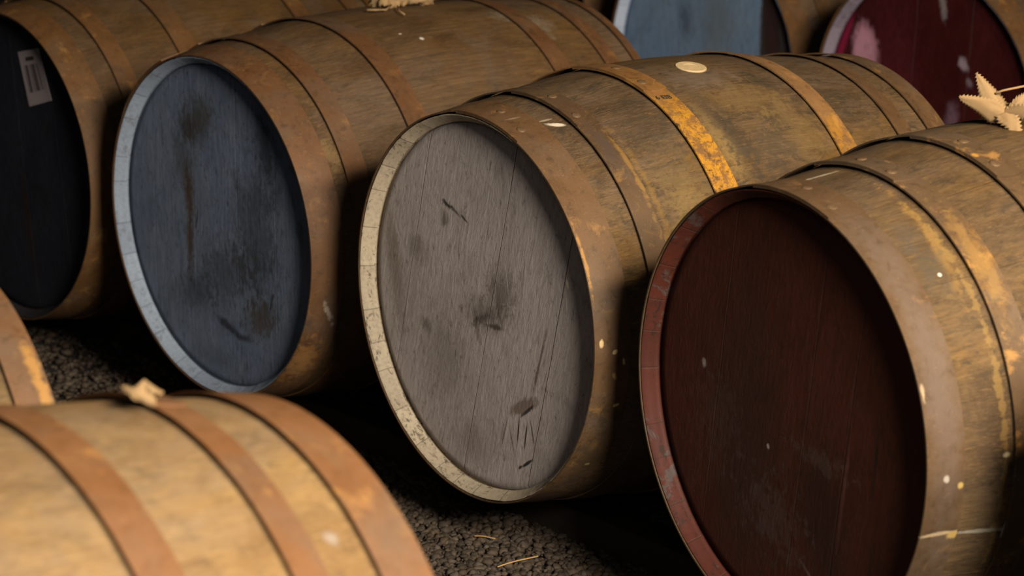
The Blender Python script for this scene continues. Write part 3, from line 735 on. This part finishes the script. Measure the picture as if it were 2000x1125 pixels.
# cloth on the red-headed cask
O = on_cask('D', .385, 88, .006)
def P3(dx, dy, dz=0): return O + CR * dx + CU * dy + CF * dz
V, F = [], []
MM = .00068
ox, oy = 2004, 252
def px(x, y, dz=0): return P3((x - ox) * MM, -(y - oy) * MM, dz)
flap(V, F, px(1992, 250), px(1898, 211, -.01), Vector((.40, -.3, .85)), Vector((-.2, -.75, .6)), .019, bow=.010, fold=.55, wp=.62, teeth=15)
flap(V, F, px(1990, 250, .004), px(1936, 163, .005), Vector((.85, .3, .45)), Vector((.35, -.9, .3)), .025, bow=.006, fold=.9, wp=.85, teeth=15)
flap(V, F, px(1984, 244, -.006), px(2012, 296, -.022), Vector((.9, -.1, .35)), Vector((.2, -.8, .6)), .015, bow=.008, fold=.3, wp=.6, teeth=8)
flap(V, F, px(1990, 246, .004), px(2050, 205, .012), Vector((.3, .2, .9)), Vector((0, -.8, .6)), .020, bow=.008, fold=.4, wp=.6, teeth=11)
flap(V, F, px(1985, 246, 0), px(2060, 250, -.02), Vector((0, -.4, .9)), Vector((0, -.8, .6)), .018, bow=.014, fold=.4, wp=.6, teeth=11)
flap(V, F, px(1990, 246, .01), px(1975, 222, .06), Vector((.9, 0, .1)), Vector((0, .2, .9)), .020, bow=.012, fold=.3, wp=.6, teeth=11)
strand(V, F, [px(1972, 204, 0), px(1985, 199, -.002), px(2000, 196, -.003), px(2030, 190, 0)], .0011)
cloth_object('burlap_cloth', V, F, 'pointed flaps of tan burlap sticking up from the bung of the red headed cask')

# crumpled cloth on the blue-headed cask
def ruffle(V, F, c, ax, ay, az, r, h, folds, seed, nr=12, na=120, drop=.02):
    b = len(V); rnd = random.Random(seed); ph = [rnd.uniform(0, 6) for _ in range(4)]
    for i in range(nr + 1):
        u = i / nr
        for k in range(na):
            a = 2 * PI * k / na
            rr = r * u * (1 + .14 * math.sin(3 * a + ph[0]) + .10 * math.sin(folds * a + ph[1]))
            z = h * (1 - u) ** 1.4 + .35 * h * u * math.sin(folds * a + ph[2]) + .15 * h * math.sin(2.3 * folds * a + ph[3]) * u - drop * u ** 2.2
            V.append(Vector(c) + ax * rr * math.cos(a) + ay * rr * math.sin(a) + az * (z + .006))
    for i in range(nr):
        for k in range(na):
            k2 = (k + 1) % na; F.append((b + i * na + k, b + i * na + k2, b + (i + 1) * na + k2, b + (i + 1) * na + k))
Mb = frame('B').to_3x3()
V, F = [], []
c = on_cask('B', .455, 91, .004)
def wad(V, F, c, rx, ry, rz, seed, amp=.32, n=4):
    bm = bmesh.new(); bmesh.ops.create_icosphere(bm, subdivisions=n, radius=1)
    b = len(V)
    for v in bm.verts:
        p = v.co.copy(); q = p * 1.7 + Vector((seed, seed * 2, 0))
        k = 1 + amp * mnoise.noise(q) * 1.6 + amp * .8 * abs(mnoise.noise(q * 2.1)) * 2 - amp * .5 + .05 * mnoise.noise(q * 6)
        V.append(Vector(c) + Vector((p.x * rx, p.y * ry, p.z * rz)) * k)
    for f in bm.faces: F.append(tuple(b + x.index for x in f.verts))
    bm.free()
import bmesh
wad(V, F, c + Vector((-.030, -.026, .010)), .030, .026, .024, 3, .40)
wad(V, F, c + Vector((.020, .004, .014)), .034, .030, .026, 8, .40)
wad(V, F, c + Vector((-.006, -.004, .030)), .030, .026, .022, 5, .45)
flap(V, F, c + Vector((.00, -.01, .012)), c + Vector((-.004, -.048, -.004)), Vector((1, 0, 0)), Vector((0, -.5, .8)), .010, bow=.008, fold=.3, wp=.5)
q0 = on_cask('B', .368, 83, .0022); q1_ = on_cask('B', .352, 84, .0022); q2_ = on_cask('B', .338, 85.5, .0025); q3_ = on_cask('B', .395, 86, .004)
strand(V, F, [q3_, q0, q1_, q2_], .0014)
strand(V, F, [on_cask('B', .40, 84, .004), on_cask('B', .385, 80, .0022), on_cask('B', .383, 77, .002)], .0010)
cloth_object('burlap_cloth', V, F, 'crumpled tan burlap bundled over the bung of the slate blue headed cask')

# scrap on the foreground cask
V, F = [], []
Me = frame('E').to_3x3()
c = on_cask('E', .675, 91, .004)
ruffle(V, F, c, Me @ Vector((1, 0, 0)), Me @ Vector((0, 1, 0)), Vector((0, 0, 1)), .014, .012, 3, 5, drop=.002, na=60)
c = on_cask('E', .655, 86, .004)
flap(V, F, c + Vector((.012, 0, .006)), c + Vector((-.018, .004, .018)), Vector((0, .5, .8)), Vector((0, -.8, .6)), .006, bow=.004, fold=.4)
cloth_object('burlap_scrap', V, F, 'small blurred tan scrap of burlap on top of the foreground cask')

# ------------------------------------------------------------------ gravel
def gravel_material():
    n = NT('gravel_stone'); P = n.coord()
    g = n.N.new('ShaderNodeNewGeometry')
    rnd = g.outputs['Random Per Island']
    c = n.mix(rnd, (.036, .025, .016), (.115, .085, .060))
    w_ = n.N.new('ShaderNodeTexWhiteNoise'); w_.noise_dimensions = '1D'; n.L.new(rnd, w_.inputs['W'])
    c = n.mix(n.ramp(w_.outputs[0], .6, 1, 0, .7), c, (.09, .058, .034))
    c = n.mix(n.ramp(n.noise(P, 300, 4, .7), .4, .7, 0, .5), c, (.025, .020, .016))
    return n.out(c, .75, n.bump(n.noise(P, 500, 3, .7), .5, .0008), spec=.3)
GRAV = gravel_material()
import bmesh
def ico(sub):
    bm = bmesh.new(); bmesh.ops.create_icosphere(bm, subdivisions=sub, radius=1)
    v = np.array([x.co[:] for x in bm.verts]); f = np.array([[q.index for q in x.verts] for x in bm.faces]); bm.free()
    return v, f
def gravel_parts(rects, sub, rmin, rmax, seed):
    rng = np.random.default_rng(seed)
    v0, f0 = ico(sub); nv = len(v0)
    Cs = []; Rs = []
    for (x0, x1, y0, y1, cnt, layer) in rects:
        C_ = np.stack([rng.uniform(x0, x1, cnt), rng.uniform(y0, y1, cnt), np.zeros(cnt)], 1)
        r_ = rmin + (rmax - rmin) * rng.random(cnt) ** 3.0
        C_[:, 2] = FLOOR + layer + r_ * .35
        Cs.append(C_); Rs.append(r_)
    C_ = np.concatenate(Cs); r_ = np.concatenate(Rs); n = len(r_)
    variants = []
    for k in range(24):
        d = 1 + .16 * np.sin(v0 @ rng.normal(0, 2.2, 3) + rng.uniform(0, 6)) + .12 * np.sin(v0 @ rng.normal(0, 4, 3) + rng.uniform(0, 6)) + rng.normal(0, .09, nv)
        variants.append(v0 * d[:, None])
    variants = np.array(variants)
    base = variants[rng.integers(0, 24, n)] * np.stack([rng.uniform(.8, 1.35, n), rng.uniform(.7, 1.1, n), rng.uniform(.5, .8, n)], 1)[:, None, :]
    a = rng.uniform(0, 2 * PI, n); ca, sa = np.cos(a)[:, None], np.sin(a)[:, None]
    b = rng.normal(0, .4, n); cb, sb = np.cos(b)[:, None], np.sin(b)[:, None]
    x, y, z = base[..., 0], base[..., 1], base[..., 2]
    y, z = y * cb - z * sb, y * sb + z * cb
    x, y = x * ca - y * sa, x * sa + y * ca
    P_ = np.stack([x, y, z], -1) * r_[:, None, None] + C_[:, None, :]
    return P_.reshape(-1, 3), (f0[None] + (np.arange(n) * nv)[:, None, None]).reshape(-1, 3)
A1 = gravel_parts([(-.42, .42, 3.35, 4.30, 7600, .0), (-.42, .42, 3.35, 4.30, 6000, .003), (-.28, .28, 3.45, 4.0, 3000, .005)], 2, .003, .0092, 2)
A2 = gravel_parts([(-1.35, -.42, 4.1, 5.5, 7400, .0), (-1.35, -.42, 4.1, 5.5, 2700, .004), (-1.0, 1.1, 1.8, 3.35, 5000, 0), (-.42, 1.2, 4.30, 5.3, 3500, 0)], 1, .004, .011, 3)
PV = np.concatenate([A1[0], A2[0]]).astype(np.float32); PF = np.concatenate([A1[1], A2[1] + len(A1[0])]).astype(np.int32)
me = bpy.data.meshes.new('gravel')
me.vertices.add(len(PV)); me.vertices.foreach_set('co', PV.reshape(-1))
me.loops.add(len(PF) * 3); me.loops.foreach_set('vertex_index', PF.reshape(-1))
me.polygons.add(len(PF)); me.polygons.foreach_set('loop_start', np.arange(0, len(PF) * 3, 3, dtype=np.int32))
me.update(calc_edges=True)
go = link('gravel', me, None, [GRAV], smooth=False)
go['kind'] = 'stuff'; go['category'] = 'gravel'; go['label'] = 'loose grey brown gravel spread on the ground under and between the casks'

# straw bits and a fallen leaf
STRAW = mat_plain('dry_straw', (.55, .33, .13), .6, .3, 300)
def straw(p, q, r, label):
    p, q = Vector(p), Vector(q); m = (p + q) / 2 + Vector((0, 0, .0015))
    V, F = [], []
    strand(V, F, [p, p.lerp(m, .5) + Vector((0, 0, .0006)), m, m.lerp(q, .5), q], r, 6)
    c = (p + q) / 2; c.z = min(p.z, q.z)
    o = link('straw', mesh('straw', [v - c for v in V], F), None, [STRAW]); o.location = c
    o['label'] = label; o['category'] = 'straw'; o['group'] = 'straw bits on the gravel'
straw((-.062, 3.790, FLOOR + .0135), (-.030, 3.778, FLOOR + .0130), .0011, 'short piece of orange straw lying flat on the gravel, nearer to the grey headed cask')
straw((-.026, 3.655, FLOOR + .013), (.036, 3.695, FLOOR + .0145), .0012, 'longer slanted straw on the gravel at the bottom edge of the picture')
V, F = [], []
lc = Vector((.080, 3.850, FLOOR + .010))
flap(V, F, lc + Vector((-.022, .012, .002)), lc + Vector((.026, -.012, .008)), Vector((.4, .9, .1)), Vector((0, 0, 1)), .013, bow=.008, serr=.0006, fold=.25, wp=.5)
me = mesh('leaf', [v - lc for v in V], F); lo = link('leaf', me, None, [mat_plain('brown_leaf', (.22, .085, .02), .7, .4, 120)]); lo.location = lc
md = lo.modifiers.new('thickness', 'SOLIDIFY'); md.thickness = .0006
lo['label'] = 'curled brown dead leaf on the gravel below the grey headed cask'; lo['category'] = 'leaf'
